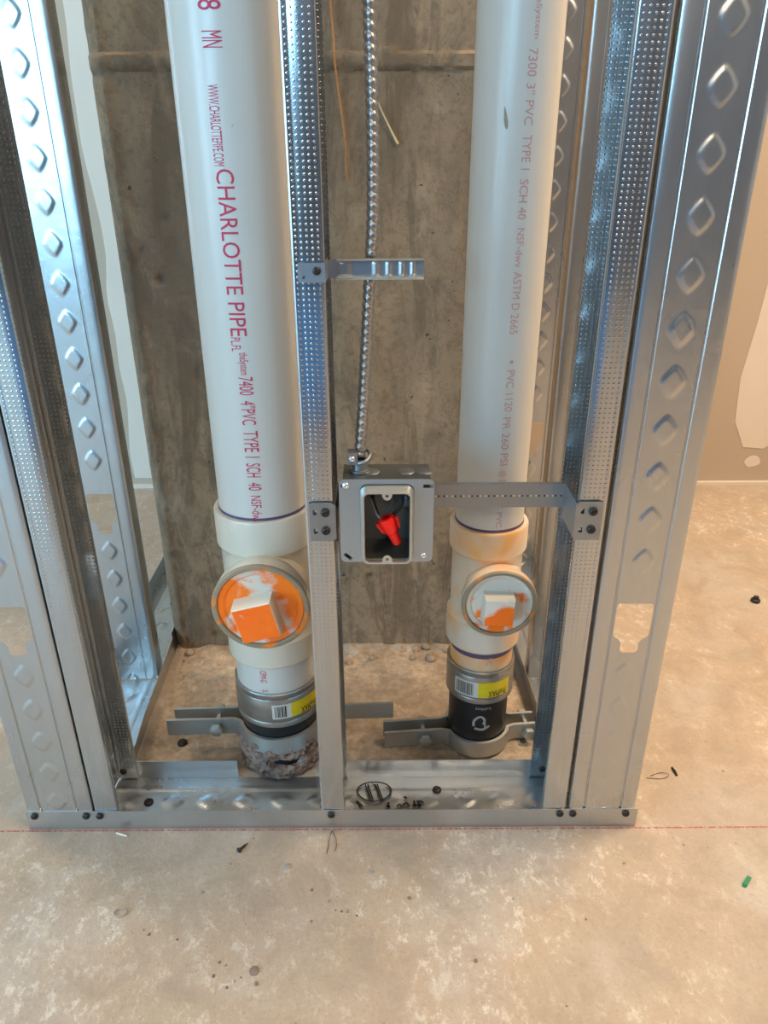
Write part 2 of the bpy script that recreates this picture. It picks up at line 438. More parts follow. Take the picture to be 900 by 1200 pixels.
# warm ceiling lamps
for i, (x, y, lw) in enumerate(LAMPS):
    t = tag(empty('ceiling_lamp', (x, y, RZ)), ['warm square ceiling lamp nearest the tan drywall', 'warm square ceiling lamp nearest the right side wall', 'warm square ceiling lamp behind the viewpoint', 'warm square ceiling lamp left of the concrete column'][i], 'lamp', 'warm ceiling lamps')
    g = G(); g.box(-.32, .32, -.32, .32, -.06, -.001); g.obj('housing', 'alu', t)
    g = G(); g.box(-.29, .29, -.29, .29, -.068, -.0602); g.obj('diffuser', 'lamp', t)
    l = area('lamp_light', (0, 0, -.08), (0, 0, 0), .58, .58, lw, LAMP_C); l.parent = t

# added unseen stack behind the viewpoint, to give the middle stud its blue reflection
M['blue_wrap'] = flat('blue_sheet', (.045, .26, .78), .45, 0, .25, 5)
M['navy_wrap'] = flat('navy_sheet', (.012, .028, .075), .5, 0, .25, 5)
M['pallet_wood'] = flat('pallet_wood', (.30, .21, .13), .8, 0, .25, 12)
pl = tag(empty('wrapped_pallet', (.26, -2.05, 0)), 'blue and navy sheet wrapped stack on a pallet behind the viewpoint', 'pallet')
for yy in (-.42, 0, .42):
    G().box(-.62, .62, yy-.05, yy+.05, .001, .085).obj('runner', 'pallet_wood', pl)
for k in range(7): G().box(-.62+.19*k, -.62+.19*k+.10, -.48, .48, .0855, .105).obj('deck_board', 'pallet_wood', pl)
def wrap(z0, z1, mat, seed, nm):
    pts = []; n_ = 80; v_ = []; f_ = []
    lv = [(z0, 1), (z0+.02, 1.01)]+[(z0+(z1-z0)*i/12, 1.0) for i in range(1, 12)]+[(z1-.015, 1.0), (z1, .97)]
    for z_, k_ in lv:
        for (a_, b_) in rrect(0, 0, 1.24*k_, .90*k_, .05, 18):
            d_ = 1+.018*noise.noise((a_*6, b_*6, z_*5+seed)); v_.append((a_*d_, b_*d_, z_))
    m_ = len(rrect(0, 0, 1, 1, .05, 18))
    for j_ in range(len(lv)-1):
        for i_ in range(m_): f_.append((j_*m_+i_, j_*m_+(i_+1) % m_, (j_+1)*m_+(i_+1) % m_, (j_+1)*m_+i_))
    f_.append(tuple(range(m_))); f_.append(tuple((len(lv)-1)*m_+i_ for i_ in range(m_)))
    mesh_obj(nm, v_, f_, mat, pl, auto=.7)
wrap(.106, .52, 'blue_wrap', 1, 'lower_wrap'); wrap(.521, 1.22, 'navy_wrap', 4, 'upper_wrap')

# ------------------------------------------------------------------ concrete column
CX0, CX1, CY0, CY1 = .100, .725, .450, 1.06
col_o = tag(empty('concrete_column', ((CX0+CX1)/2, (CY0+CY1)/2, 0)), 'rough grey brown concrete column with a cold joint across its top', 'column', kind='structure')
ch = .022
def colz(j, nj): return RZ*j/nj
nz = 520
zs = []
z = 0
while z < 1.22: zs.append(z); z += .005
while z < RZ: zs.append(z); z += .05
zs.append(RZ)
prof = []                                             # plan outline, clockwise from the back left corner
prof += [(CX0, CY1), (CX0, CY0+.2), (CX0, CY0+ch+.02)]
for k in range(5): prof.append((CX0+ch*k/4*1.0, CY0+ch-ch*k/4))
nx = 104
for k in range(1, nx): prof.append((CX0+ch+(CX1-ch-CX0-ch)*k/nx, CY0))
for k in range(5): prof.append((CX1-ch+ch*k/4, CY0+ch*k/4))
prof += [(CX1, CY0+.3), (CX1, CY1)]
V = []; F = []
ox, oy = (CX0+CX1)/2, (CY0+CY1)/2
for z in zs:
    for (x, y) in prof:
        dy = 0
        if y < CY0+.03:
            n1 = noise.noise((x*9, z*6, 1)); n2 = noise.noise((x*60, z*40, 5)); n3 = noise.noise((x*150, z*150, 2))
            dy = .0018*n1+.0007*n2
            jz = .004*noise.noise((x*14, 0, 8)); zz = z-jz
            if 1.017 < zz < 1.039: dy -= .0035+.003*n2+.002*n3      # lip of the cold joint
            elif 1.010 < zz <= 1.017: dy += .003
            elif zz >= 1.039: dy += .0030
            e = abs(x-(CX0+ch))
            if e < .02: dy += max(0, .5*noise.noise((x*90, z*45, 3))+.35*noise.noise((x*40, z*18, 9)))*.016*(1-e/.02)   # honeycomb by the arris
            p = noise.noise((x*45, z*45, 12))
            if p > .52: dy += (p-.52)*.02
        V.append((x-ox, y+dy-oy, z))
m = len(prof)
for j in range(len(zs)-1):
    for i in range(m-1): F.append((j*m+i, j*m+i+1, (j+1)*m+i+1, (j+1)*m+i))
    F.append((j*m+m-1, j*m, (j+1)*m, (j+1)*m+m-1))
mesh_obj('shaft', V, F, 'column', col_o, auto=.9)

# ------------------------------------------------------------------ steel studs
W, FL, H, TH = .097, .0340, 2.69, .0011
GR = .0245                                             # half width of the middle band between the ribs
KZ, KH = .352, .075                                    # knockout centre and height
def diamond(u, s):
    """embossed lozenge: u across, s along, both from its centre"""
    d = (abs(u)**1.25/.0125**1.25+abs(s)**1.25/.0165**1.25)**.8
    if d >= 1.18: return 0
    k = min(1, max(0, (1.18-d)/.36)); k = k*k*(3-2*k)
    return .0014*k
PITCH = .0565
def centre_panel(length_rows, lo, hi, d0):
    pass
def web_mesh():
    g = G()
    def band(z0, z1, step):
        nv = max(1, int(round((z1-z0)/step))); nu = 22
        def fn(a, b):
            u = -GR+2*GR*a; z = z0+(z1-z0)*b
            k = (z-.620)/PITCH; s = (k-round(k))*PITCH; h = 0
            zc = z-s
            if abs(zc-KZ) > .055 or False: h = diamond(u, s)
            return (u, -h, z)
        g.add(*grid(nu, nv, fn))
    k0, k1 = KZ-.042, KZ+.042
    band(.003, k0, .0025); band(k1, 1.3, .0025); band(1.3, H, .005)
    kw, nw = .0232, .0115                              # keyhole knockout: wide top, narrow foot
    zt, zb = KZ+KH/2, KZ-KH/2
    key = [(-kw+.003, zt), (kw-.003, zt), (kw, zt-.003), (kw, zb+.028), (kw-.003, zb+.024), (nw+.003, zb+.020), (nw, zb+.015), (nw, zb+.003), (nw-.003, zb), (-nw+.003, zb), (-nw, zb+.003), (-nw, zb+.015), (-nw-.003, zb+.020), (-kw+.003, zb+.024), (-kw, zb+.028), (-kw, zt-.003)]
    outer = [(-GR+2*GR*i/22, k0) for i in range(23)]+[(GR-2*GR*i/22, k1) for i in range(23)]
    g.add(*plate_with_holes(outer, [key], lambda a, b: (a, 0, b)))
    # ribbed margins either side of the band
    for s in (-1, 1):
        pr = [(GR, 0), (GR+.0012, .0014), (GR+.0026, .0014), (GR+.0040, -.0002), (GR+.013, -.0004), (W/2-.006, -.0002), (W/2-.0022, .0002), (W/2-.0006, .0010), (W/2, .0026)]
        n = len(pr); zz = (.003, k0, k1, 1.3, H)
        v = [(s*a, b, z) for z in zz for a, b in pr]
        g.add(v, [(j*n+i, j*n+i+1, (j+1)*n+i+1, (j+1)*n+i) for j in range(len(zz)-1) for i in range(n-1)])
    return g
def flange_mesh(s):
    g = G(); x = s*W/2
    pr = [(x, .0026), (x, .006), (x-s*.0004, .0075), (x, .009), (x, FL-.0025), (x-s*.0006, FL-.0008), (x-s*.0022, FL), (x-s*.008, FL)]
    n = len(pr); v = [(a, b, z) for z in (.003, H) for a, b in pr]
    return g.add(v, [(i, i+1, n+i+1, n+i) for i in range(n-1)])
def make_stud(loc, rz, label):
    t = tag(empty('steel_stud', loc, rz), label, 'stud', 'galvanised steel studs of the chase')
    web_mesh().obj('web', 'galv_web', t, auto=.6)
    for s in (-1, 1): flange_mesh(s).obj('flange', 'galv_knurl', t, auto=.6, thick=TH)
    return t
stud0 = make_stud((.0505, .0005, 0), 0, 'corner stud with its embossed web facing front, at the left end of the front track')
def copy_stud(loc, rz, label):
    r = stud0.copy(); COL.objects.link(r); r.location = loc; r.rotation_euler = (0, 0, rz); r['label'] = label
    for c in stud0.children:
        d = c.copy(); COL.objects.link(d); d.parent = r
    return r
copy_stud((.1012, .0495, 0), -PI/2, 'stud with knurled flange facing front, beside the left corner stud')
copy_stud((.4345, .0495, 0), -PI/2, 'lone blue reflecting stud standing in front of the wider white pipe')
copy_stud((.7937, .0495, 0), PI/2, 'stud with knurled flange facing front, beside the right corner stud')
copy_stud((.8470, .0005, 0), 0, 'corner stud with its embossed web facing front, at the right end of the front track')
copy_stud((.0480, .3500, 0), 0, 'bright blue lit stud with lozenges, in the left side track by the column')
copy_stud((.8510, .3480, 0), 0, 'stud behind the right corner pair, nearer of the two in the right side track')
copy_stud((.8500, .7200, 0), 0, 'rearmost stud glimpsed just right of the narrower white pipe')

# ------------------------------------------------------------------ tracks
TD, FH = .1000, .0370
def base_panel(L, wide):
    nu = int(L/.004); nv = 25
    def fn(a, b):
        x = L*a; y = wide*b; k = (x-.03)/PITCH; s = (k-round(k))*PITCH; h = diamond(y-wide/2, s)*1.1
        e = abs(y-wide/2); r = .0012 if GR+.001 < e < GR+.004 else 0
        return (x, y, .0006+h+r)
    return grid(nu, nv, fn)
ft = tag(empty('front_track', (0, 0, 0)), 'galvanised floor track along the front of the chase, screwed to the studs', 'track')
G().add(*base_panel(.9, TD)).obj('base', 'galv_web', ft, auto=.6)
def flange_strip(x0, x1, y, h, out, name, parent, seed=0, n=60):
    pr = lambda a: [(.0008, 0), (.004, 0), (h*.5, .0002), (h-.001, 0)]
    v = []; f = []
    for i in range(n+1):
        x = x0+(x1-x0)*i/n; w = .0006*noise.noise((x*7, seed, 0))
        for (z, d) in pr(0): v.append((x, y+out*d+w*z/h, z))
    for i in range(n):
        for k in range(3): f.append((i*4+k, (i+1)*4+k, (i+1)*4+k+1, i*4+k+1))
    return mesh_obj(name, v, f, 'galv', parent, auto=.6, thick=.0011)
ff = flange_strip(0, .9, -.0008, FH, 0, 'flange', ft, 1)
flange_strip(.104, .2935, TD, FH, 0, 'flange', ft, 3)
flange_strip(.4225, .795, TD, FH, 0, 'flange', ft, 4)
for x in (.0125, .0885, .1085, .4490, .7855, .8045, .8825): screw(ft, (x, -.0018, .0275), '-y', .0052)
for (x, y) in ((.1625, .049), (.610, .071)): screw(ft, (x, y, .0012), 'z', .0068)
screw(ft, (.1105, .0972, .017), '-y', .0056); screw(ft, (.7800, .0972, .018), '-y', .0056); screw(ft, (.7770, .047, .0012), 'z', .006)
# black marker strokes on the track base
def stroke(pts, w, parent, name='marker_stroke', z=.0042, mat='ink_black'):
    P = spline([(a, b, 0) for a, b in pts], 10*(len(pts)-1)); v = []; f = []
    for i, p in enumerate(P):
        t = (P[min(i+1, len(P)-1)]-P[max(i-1, 0)]).normalized(); n = Vector((-t.y, t.x, 0))*w/2
        v += [(p.x+n.x, p.y+n.y, z), (p.x-n.x, p.y-n.y, z)]
    for i in range(len(P)-1): f.append((2*i, 2*i+1, 2*i+3, 2*i+2))
    return mesh_obj(name, v, f, mat, parent)
el = [(.5115+.0265*math.cos(a)*(1+.08*math.sin(a)), .0655+.0195*math.sin(a)) for a in [2*PI*i/14 for i in range(15)]]
stroke(el, .0026, ft)
for x in (.500, .504, .516, .519): stroke([(x-.003, .081), (x+.001, .066), (x+.006, .049)], .0020, ft)
stroke([(.508, .082), (.512, .078), (.514, .074)], .002, ft)
for s in ([(.484, .047), (.4945, .036)], [(.533, .044), (.534, .033)], [(.529, .037), (.536, .035)], [(.546, .036), (.551, .039), (.554, .034)], [(.555, .037), (.561, .042), (.566, .035)], [(.558, .055), (.562, .051)], [(.573, .047), (.574, .034)], [(.578, .047), (.582, .034)], [(.570, .038), (.584, .038)], [(.580, .046), (.588, .043)]):
    stroke(s, .0034, ft)
def side_track(x0, x1, y0, y1, label, inner, lean):
    """lean(y) = how far the inner flange's top leans into the chase"""
    t = tag(empty('side_track', (x0, y0, 0)), label, 'track', 'side tracks of the chase')
    L = y1-y0; wd = x1-x0
    v, f = base_panel(L, wd); v = [(b, a, z) for a, b, z in v]
    mesh_obj('base', v, f, 'galv_web', t, auto=.6)
    for side in (0, 1):
        n = 70; v = []; f = []
        for i in range(n+1):
            y = L*i/n; dx = lean(y0+y) if side == inner else 0; sg = 1 if side else -1
            for z, k in ((.0008, .7), (.012, .75), (.025, .9), (FH, 1)): v.append((wd*side+sg*(k*dx), y, z))
        for i in range(n):
            for k in range(3): f.append((i*4+k, (i+1)*4+k, (i+1)*4+k+1, i*4+k+1))
        mesh_obj('flange', v, f, 'galv', t, auto=.6, thick=.0011)
    return t
def leanL(y): return .001+.014*max(0, 1-abs(y-.14)/.22)+.002*math.sin(y*23) if y < .44 else -.007
lt = side_track(-.0015, .1065, .1035, 1.26, 'left side track with a bent inner flange running back past the column', 1, leanL)
def leanR(y): return .004+.013*min(1, max(0, (y-.2)/.3))
rt = side_track(.8005, .9010, .1035, 1.26, 'right side track running back behind the narrower pipe', 0, leanR)
screw(lt, (.060, .515, .0012), 'z', .0085); screw(lt, (.050, .12, .0012), 'z', .007)
screw(rt, (.050, .55, .0012), 'z', .008)

# ------------------------------------------------------------------ drain stacks
def on_pipe(cx, cy, R, verts2, z0, xoff=0):
    """flat (s along z down, t across) -> pipe surface facing the viewer"""
    out = []
    for s, t in verts2:
        a = (t+xoff)/R; out.append((cx+R*math.sin(a), cy-R*math.cos(a), z0-s))
    return out
def text_mesh(txt, bend=False):
    cu = bpy.data.curves.new('print', 'FONT'); cu.body = txt; cu.resolution_u = 3; cu.offset = .0
    o = bpy.data.objects.new('print', cu); COL.objects.link(o)
    dg = bpy.context.evaluated_depsgraph_get(); dg.update()
    me = bpy.data.meshes.new_from_object(o.evaluated_get(dg))
    bm = bmesh.new(); bm.from_mesh(me)
    ys = [w.co.y for w in bm.verts]; xs = [w.co.x for w in bm.verts]
    if ys:
        for i in range(1, 8):
            bmesh.ops.bisect_plane(bm, geom=bm.verts[:]+bm.edges[:]+bm.faces[:], plane_co=(0, min(ys)+(max(ys)-min(ys))*i/8, 0), plane_no=(0, 1, 0))
        if bend:
            for i in range(1, 24):
                bmesh.ops.bisect_plane(bm, geom=bm.verts[:]+bm.edges[:]+bm.faces[:], plane_co=(min(xs)+(max(xs)-min(xs))*i/24, 0, 0), plane_no=(1, 0, 0))
    bm.verts.index_update()
    v = [(p.co.x, p.co.y) for p in bm.verts]; f = [tuple(w.index for w in q.verts) for q in bm.faces]; bm.free()
    bpy.data.objects.remove(o); bpy.data.curves.remove(cu); bpy.data.meshes.remove(me)
    return v, f
def pipe_text(parent, txt, R, ztop, zbot, xoff, hgt, mat, name='lettering'):
    """lettering that runs down the pipe, letter tops to the right"""
    v, f = text_mesh(txt)
    if not v: return
    x0 = min(p[0] for p in v); x1 = max(p[0] for p in v); y0 = min(p[1] for p in v); y1 = max(p[1] for p in v)
    k = (ztop-zbot)/(x1-x0)
    vv = [((px-x0)*k, ((py-y0)/(y1-y0)-.5)*hgt) for px, py in v]
    return mesh_obj(name, on_pipe(0, 0, R+.0004, vv, ztop, xoff), f, mat, parent)
def patch(parent, R, z0, z1, a0, a1, mat, name, n=14):
    v = [(R*math.sin(a0+(a1-a0)*i/n), -R*math.cos(a0+(a1-a0)*i/n), z) for z in (z0, z1) for i in range(n+1)]
    return mesh_obj(name, v, [(i, i+1, n+1+i+1, n+1+i) for i in range(n)], mat, parent, smooth=True)
def ring_text(parent, txt, R, zc, h, a_from, a_to, mat, flip=True, name='lettering'):
    v, f = text_mesh(txt, True); x0 = min(p[0] for p in v); x1 = max(p[0] for p in v); y0 = min(p[1] for p in v); y1 = max(p[1] for p in v)
    out = []
    for px, py in v:
        s = (px-x0)/(x1-x0); t = (py-y0)/(y1-y0)-.5
        if flip: s = 1-s; t = -t
        a = a_from+(a_to-a_from)*s; out.append((R*math.sin(a), -R*math.cos(a), zc+t*h))
    return mesh_obj(name, out, f, mat, parent)

def stack(spec):
    R = spec['R']; cx, cy = spec['c']
    t = tag(empty('drain_stack', (cx, cy, 0)), spec['label'], 'pipe')
    up = G().add(*lathe([(R, spec['rim']-.03), (R, 1.4), (R, RZ-.01), (R-.008, RZ-.01)], 64)).obj('upper_pipe', 'pvc', t, auto=.7)
    for (txt, a, b, xo, h) in spec['text']: pipe_text(up, txt, R, a, b, xo, h, spec['ink'])
    # tee: top hub, body, bottom hub
    rim, hb, lt_, lb = spec['rim'], spec['hubbot'], spec['lowtop'], spec['lowbot']
    RH = spec['RH']; RB = spec['RB']
    pr = [(R-.004, lb+.001), (R+.0005, lb), (RH-.002, lb), (RH, lb+.003), (RH, lt_-.004), (RH-.003, lt_), (RB, lt_+.006), (RB, hb-.006), (RH-.003, hb), (RH, hb+.004), (RH, rim-.003), (RH-.0015, rim), (R+.0008, rim), (R+.0002, rim-.01)]
    tee = G().add(*lathe(pr, 64)).obj('cleanout_tee', spec['teemat'], t, auto=.5)
    # forward branch
    zc, RP, yf = spec['zc'], spec['RP'], spec['yf']; L = cy-yf
    bx = spec.get('bx', 0)
    br = G().add(*lathe([(RP*.80, 0), (RP*.84, L*.55), (RP*.93, L*.72), (RP, L*.80), (RP+.001, L-.003), (RP-.001, L), (RP-.0045, L), (RP-.0052, L-.010)], 56)).xf(face_y((bx, 0, zc)))
    br.obj('branch_hub', spec['teemat'], tee, auto=.5)
    # purple cement rings
    G().add(*lathe([(R+.0003, rim+.0005), (R+.0009, rim+.0015), (R+.0003, rim+.0045)], 64)).obj('primer_ring', 'purple', tee, smooth=True)
    G().add(*lathe([(R+.0003, lb-.0125 if spec['thickring'] else lb-.003), (R+.0011, lb-.004 if spec['thickring'] else lb-.0015), (R+.0003, lb-.0003)], 64)).obj('primer_ring', 'purple', tee, smooth=True)
    # cleanout plug with square raised head
    plug = G().add(*lathe([(.001, L-.006), (RP*.74, L-.006), (RP*.76, L-.0045), (RP*.80, L-.0030), (RP*.88, L-.0025), (RP*.91, L-.004), (RP*.91, L-.012)], 56)).xf(face_y((bx, 0, zc))).obj('cleanout_plug', spec['plugmat'], t, auto=.6)
    G().add(*lathe([(RP*.895, L-.009), (RP*.90, L-.0005), (RP*.925, L+.0010), (RP*.985, L+.0009), (RP*1.014, L-.0010), (RP*1.018, L-.0035)], 56)).xf(face_y((bx, 0, zc))).obj('thread_rim', 'dirty_rim', plug, auto=.6)
    s = spec['sq']; hd = spec['sqd']
    hg = G(); lv = [(s*.51, 0), (s*.505, hd*.5), (s*.50, hd-.002), (s*.48, hd)]
    v = []
    for r, d in lv: v += [(x*r, -(L-.006)-d, z*r) for x, z in ((-1, -1), (1, -1), (1, 1), (-1, 1))]
    f = [(j*4+i, j*4+(i+1) % 4, (j+1)*4+(i+1) % 4, (j+1)*4+i) for j in range(3) for i in range(4)]+[(12, 13, 14, 15)]
    hg.add(v, f); hg.xf(Matrix.Translation((bx+spec['sqo'][0], 0, zc+spec['sqo'][1])) @ Matrix.Rotation(spec['sqrot'], 4, 'Y'))
    ho = hg.obj('square_head', 'head_side', plug, auto=.3); ho.data.materials.append(M[spec['headmat']])
    for p_ in ho.data.polygons:
        if abs(p_.normal.y) > .9: p_.material_index = 1
    # stub of pipe
    ct, cb_ = spec['ctop'], spec['cbot']
    st = G().add(*lathe([(R, ct-.02), (R, lb+.004)], 64)).obj('pipe_stub', spec['stubmat'], t, smooth=True)
    for (txt, a, b, xo, h) in spec['stubtext']: pipe_text(st, txt, R, a, b, xo, h, spec['ink'])
    # shielded coupling
    RC = R+.0045
    cpl = G().add(*lathe([(R+.0004, ct), (RC-.0015, ct+.0008), (RC, ct-.001), (RC, ct-.008), (RC-.001, ct-.010), (RC, ct-.012), (RC, cb_+.012), (RC-.001, cb_+.010), (RC, cb_+.008), (RC, cb_+.001), (RC-.0015, cb_), (R+.0004, cb_)], 72)).obj('coupling_band', 'band', t, auto=.6)
    lz0, lz1 = cb_+spec['lab'][0], cb_+spec['lab'][1]; A = spec['laba']
    patch(cpl, RC+.0004, lz0, lz1, A[0], A[1], 'label_white', 'barcode_label')
    rnd = random.Random(4); a = A[0]+.06
    while a < A[1]-.12:
        w = rnd.choice((.012, .02, .03)); patch(cpl, RC+.0008, lz0+.003, lz1-.003, a, a+w, 'ink_black', 'barcode_bar', 2); a += w+rnd.choice((.012, .022))
    patch(cpl, RC+.0004, lz0, lz1, A[1], A[2], 'label_yellow', 'yellow_label')
    ring_text(cpl, 'ProMAX', RC+.0009, lz0+(lz1-lz0)*.24, (lz1-lz0)*.42, A[1]+(A[2]-A[1])*.30, A[1]+(A[2]-A[1])*.86, 'ink_black')
    # black lower pipe
    R2 = R-.0015
    lo = G().add(*lathe([(R2+.003, cb_+.004), (R2+.003, cb_-.004), (R2, cb_-.0055), (R2, spec['zbase'])], 64)).obj('lower_pipe', 'black', t, auto=.6)
    for (kind, *q) in spec['lowmarks']:
        if kind == 'text': ring_text(lo, q[0], R2+.0006, q[1], q[2], q[3], q[4], 'chalk_white', flip=True)
        else:
            pts, w = q; P = spline([(a_, b_, 0) for a_, b_ in pts], 24); v = []; f = []
            for i, p in enumerate(P):
                tt = (P[min(i+1, len(P)-1)]-P[max(i-1, 0)]).normalized(); n = Vector((-tt.y, tt.x, 0))*w/2
                for sgn in (1, -1):
                    a = (p.x+sgn*n.x)/R2; v.append(((R2+.0006)*math.sin(a), -(R2+.0006)*math.cos(a), p.y+sgn*n.y))
            for i in range(len(P)-1): f.append((2*i, 2*i+1, 2*i+3, 2*i+2))
            mesh_obj('white_mark', v, f, 'chalk_white', lo)
    return t
T4 = [('28', 1.056, 1.0363, -.004, .024), ('MN', 1.0185, 1.0035, -.004, .021), ('WWW.CHARLOTTEPIPE.COM', .9705, .8925, -.008, .0115),
      ('CHARLOTTE PIPE', .8895, .7065, -.003, .0200), ('PL.FL', .7050, .6885, -.0075, .0115), ('theSystem', .6868, .6590, -.001, .0140),
      ('7400  4"PVC', .6565, .5945, .0010, .0185), ('TYPE 1', .5865, .5500, .001, .0185), ('SCH', .5420, .5225, .001, .0185), ('40', .5150, .5035, .001, .0175), ('NSF-dwv', .4960, .4560, .001, .0135)]
stack(dict(R=.0625, c=(.3575, .1650), label='wider white drain pipe with bold red lettering, ending in an orange cleanout on the left', text=T4, ink='red_ink',
     rim=.458, hubbot=.402, lowtop=.262, lowbot=.2165, RH=.0705, RB=.0655, teemat='pvc_fit', zc=.352, RP=.0655, yf=.052, bx=.004, thickring=False,
     plugmat='plug4', headmat='plug4_top', sq=.0535, sqd=.030, sqo=(-.003, -.009), sqrot=math.radians(-14), ctop=.166, cbot=.103, stubmat='pvc',
     stubtext=[('CPM-G', .2085, .1875, -.011, .0100), ('SL', .174, .1685, -.010, .0085)], lab=(.018, .045), laba=(-.02, .42, 1.25), zbase=.004, lowmarks=[]))
T3 = [('theSystem', 1.062, 1.0150, .010, .0085), ('7300', 1.0063, .9799, .008, .0105), ('3" PVC', .9734, .9324, .008, .0105), ('TYPE 1', .923, .8870, .008, .0105), ('SCH 40', .8771, .8338, .008, .0105),
      ('NSF-dwv', .8243, .7797, .008, .009), ('ASTM D 2665', .7747, .6993, .008, .0105), ('\u2022', .6665, .6620, .008, .005), ('PVC 1120', .6534, .5985, .008, .0105), ('PR 260 PSI', .5903, .5223, .007, .0105), ('@ 23', .5148, .4930, .006, .0105), ('-C PVC', .470, .428, .006, .008)]
stack(dict(R=.0497, c=(.6845, .1900), label='narrower white drain pipe with faded red lettering, above a black lower pipe on the right', text=T3, ink='faded_ink',
     rim=.419, hubbot=.375, lowtop=.268, lowbot=.213, RH=.0577, RB=.0525, teemat='pvc_orange', zc=.326, RP=.0535, yf=.098, bx=.008, thickring=True,
     plugmat='plug3', headmat='plug3_top', sq=.042, sqd=.026, sqo=(-.003, -.002), sqrot=math.radians(2), ctop=.176, cbot=.115, stubmat='pvc_stub_orange',
     stubtext=[('7/C', .205, .188, .006, .009)], lab=(.014, .043), laba=(-.92, -.17, .86), zbase=.004,
     lowmarks=[('text', 'hubless', .1015, .0055, -.22, .30), ('stroke', [(-.012, .066), (-.011, .078), (-.002, .086), (.005, .080), (.004, .070)], .004), ('stroke', [(-.010, .062), (.002, .060), (.014, .066)], .0045), ('stroke', [(.004, .083), (.006, .072), (.007, .062)], .003)]))

M['scuff'] = flat('grey_scuff', (.36, .33, .26), .7, 0, .3, 200)
o = [x for x in bpy.data.objects if x.name.startswith('upper_pipe')][-1]
sc_ = [(.0035*math.sin(2*PI*i/16)*(1-.5*math.cos(2*PI*i/16))*.6+.0045*math.cos(2*PI*i/16)*-.4, .0115*math.cos(2*PI*i/16)) for i in range(16)]
mesh_obj('scuff_mark', on_pipe(0, 0, .0497+.0004, [(-b_, a_-.018) for a_, b_ in sc_], .940), [tuple(range(16))], 'scuff', o)
# riser clamps: two strap halves with ears, bolted together
def riser_clamp(c, R, z0, z1, rot, earL, earR, label, mat='clamp'):
    t = tag(empty('riser_clamp', (c[0], c[1], 0), rot), label, 'pipe clamp', 'riser clamps at the slab')
    th = .005
    for s in (-1, 1):
        ri, ro = R, R+th; n = 26; g = G(); gap = .011
        a_s = math.asin(gap/ri); pts_o = []; pts_i = []
        el, er = (earL[0 if s < 0 else 1], earR[0 if s < 0 else 1])
        # outline in plan: left ear, half ring, right ear (offset centre line, s side)
        path = [(-el, s*gap), (-(ri*math.cos(a_s)+.012), s*gap)]
        for i in range(n+1):
            a = a_s+.10+(PI-2*a_s-.20)*i/n; path.append((-(ri)*math.cos(a), s*ri*math.sin(a)))
        path += [((ri*math.cos(a_s)+.012), s*gap), (er, s*gap)]
        v = []; f = []
        for i, p in enumerate(path):
            q0 = Vector(path[max(i-1, 0)]); q1 = Vector(path[min(i+1, len(path)-1)]); tt = (q1-q0).normalized(); nn = Vector((-tt.y, tt.x))*s
            for off in (0, th):
                for z in (z0, z1): v.append((p[0]+nn.x*off, p[1]+nn.y*off, z))
        for i in range(len(path)-1):
            a, b2 = i*4, (i+1)*4
            f += [(a, b2, b2+1, a+1), (a+2, a+3, b2+3, b2+2), (a+1, b2+1, b2+3, a+3), (a, a+2, b2+2, b2)]
        f += [(0, 1, 3, 2), tuple((len(path)-1)*4+k for k in (0, 2, 3, 1))]
        mesh_obj('strap_half', v, f, mat, t, auto=.5)
    for x in (-(R+.040), R+.036):
        zc = (z0+z1)/2; v, f = lathe([(.0060, -.030), (.0100, -.0295), (.0100, -.0215), (.0050, -.0212), (.0050, .0205), (.0105, .0210), (.0110, .0225), (.0105, .0285), (.0060, .0300)], 6, cap=True)
        mesh_obj('clamp_bolt', [tuple(face_y((x, 0, zc)) @ Vector(p)) for p in v], f, 'clamp', t, auto=.5)
    return t
riser_clamp((.3575, .1650), .0628, .050, .080, math.radians(2), (.183, .176), (.103, .186), 'steel riser clamp with long ears around the wider pipe')
riser_clamp((.6845, .1900), .0500, .006, .036, math.radians(5), (.158, .158), (.100, .100), 'rusty steel riser clamp low on the slab around the black pipe')

# rubble of mortar round the wider pipe, a lumpy broken collar
def lump(c, r, seed, sub=2, sq=(1, 1, .7)):
    bm = bmesh.new(); bmesh.ops.create_icosphere(bm, subdivisions=sub, radius=1)
    v = []
    for p in bm.verts:
        n = p.co.normalized(); k = 1+.38*noise.noise(n*1.7+Vector((seed*3.1, 0, seed)))+.16*noise.noise(n*4+Vector((0, seed, 0)))
        v.append((c[0]+n.x*k*r*sq[0], c[1]+n.y*k*r*sq[1], c[2]+n.z*k*r*sq[2]))
    bm.verts.index_update(); f = [tuple(q.index for q in t.verts) for t in bm.faces]; bm.free(); return v, f
g = G(); n1, n2 = 150, 30
for j in range(n2+1):
    for i in range(n1):
        a = 2*PI*i/n1; b = j/n2
        ca, sa = math.cos(a), math.sin(a); front = max(0, -sa)
        top = .050+.010*noise.noise((ca*3, sa*3, 4))+.006*noise.noise((ca*9, sa*9, 1))
        z = .0012+(top-.0012)*b
        P = Vector((ca*4.5, sa*4.5, z*75)); q = noise.noise(P)*.55+noise.noise(P*2.2)*.40+noise.noise(P*4.7)*.22
        r = .0645+.0052*math.sin(PI*min(1, b*.92+.08))**.5+.0095*q+.0010*front
        da = (a-1.5*PI-.20)/.48; db = (b-.58)/.20
        if da*da+db*db < 1: r -= .016*(1-(da*da+db*db))**.5      # broken pocket at the front
        r = max(r, .0632-.010*(1 if da*da+db*db < 1 else 0))
        g.v.append((r*ca, r*sa, z+.002*q))
for j in range(n2):
    for i in range(n1): g.f.append((j*n1+i, j*n1+(i+1) % n1, (j+1)*n1+(i+1) % n1, (j+1)*n1+i))
rl = random.Random(8)
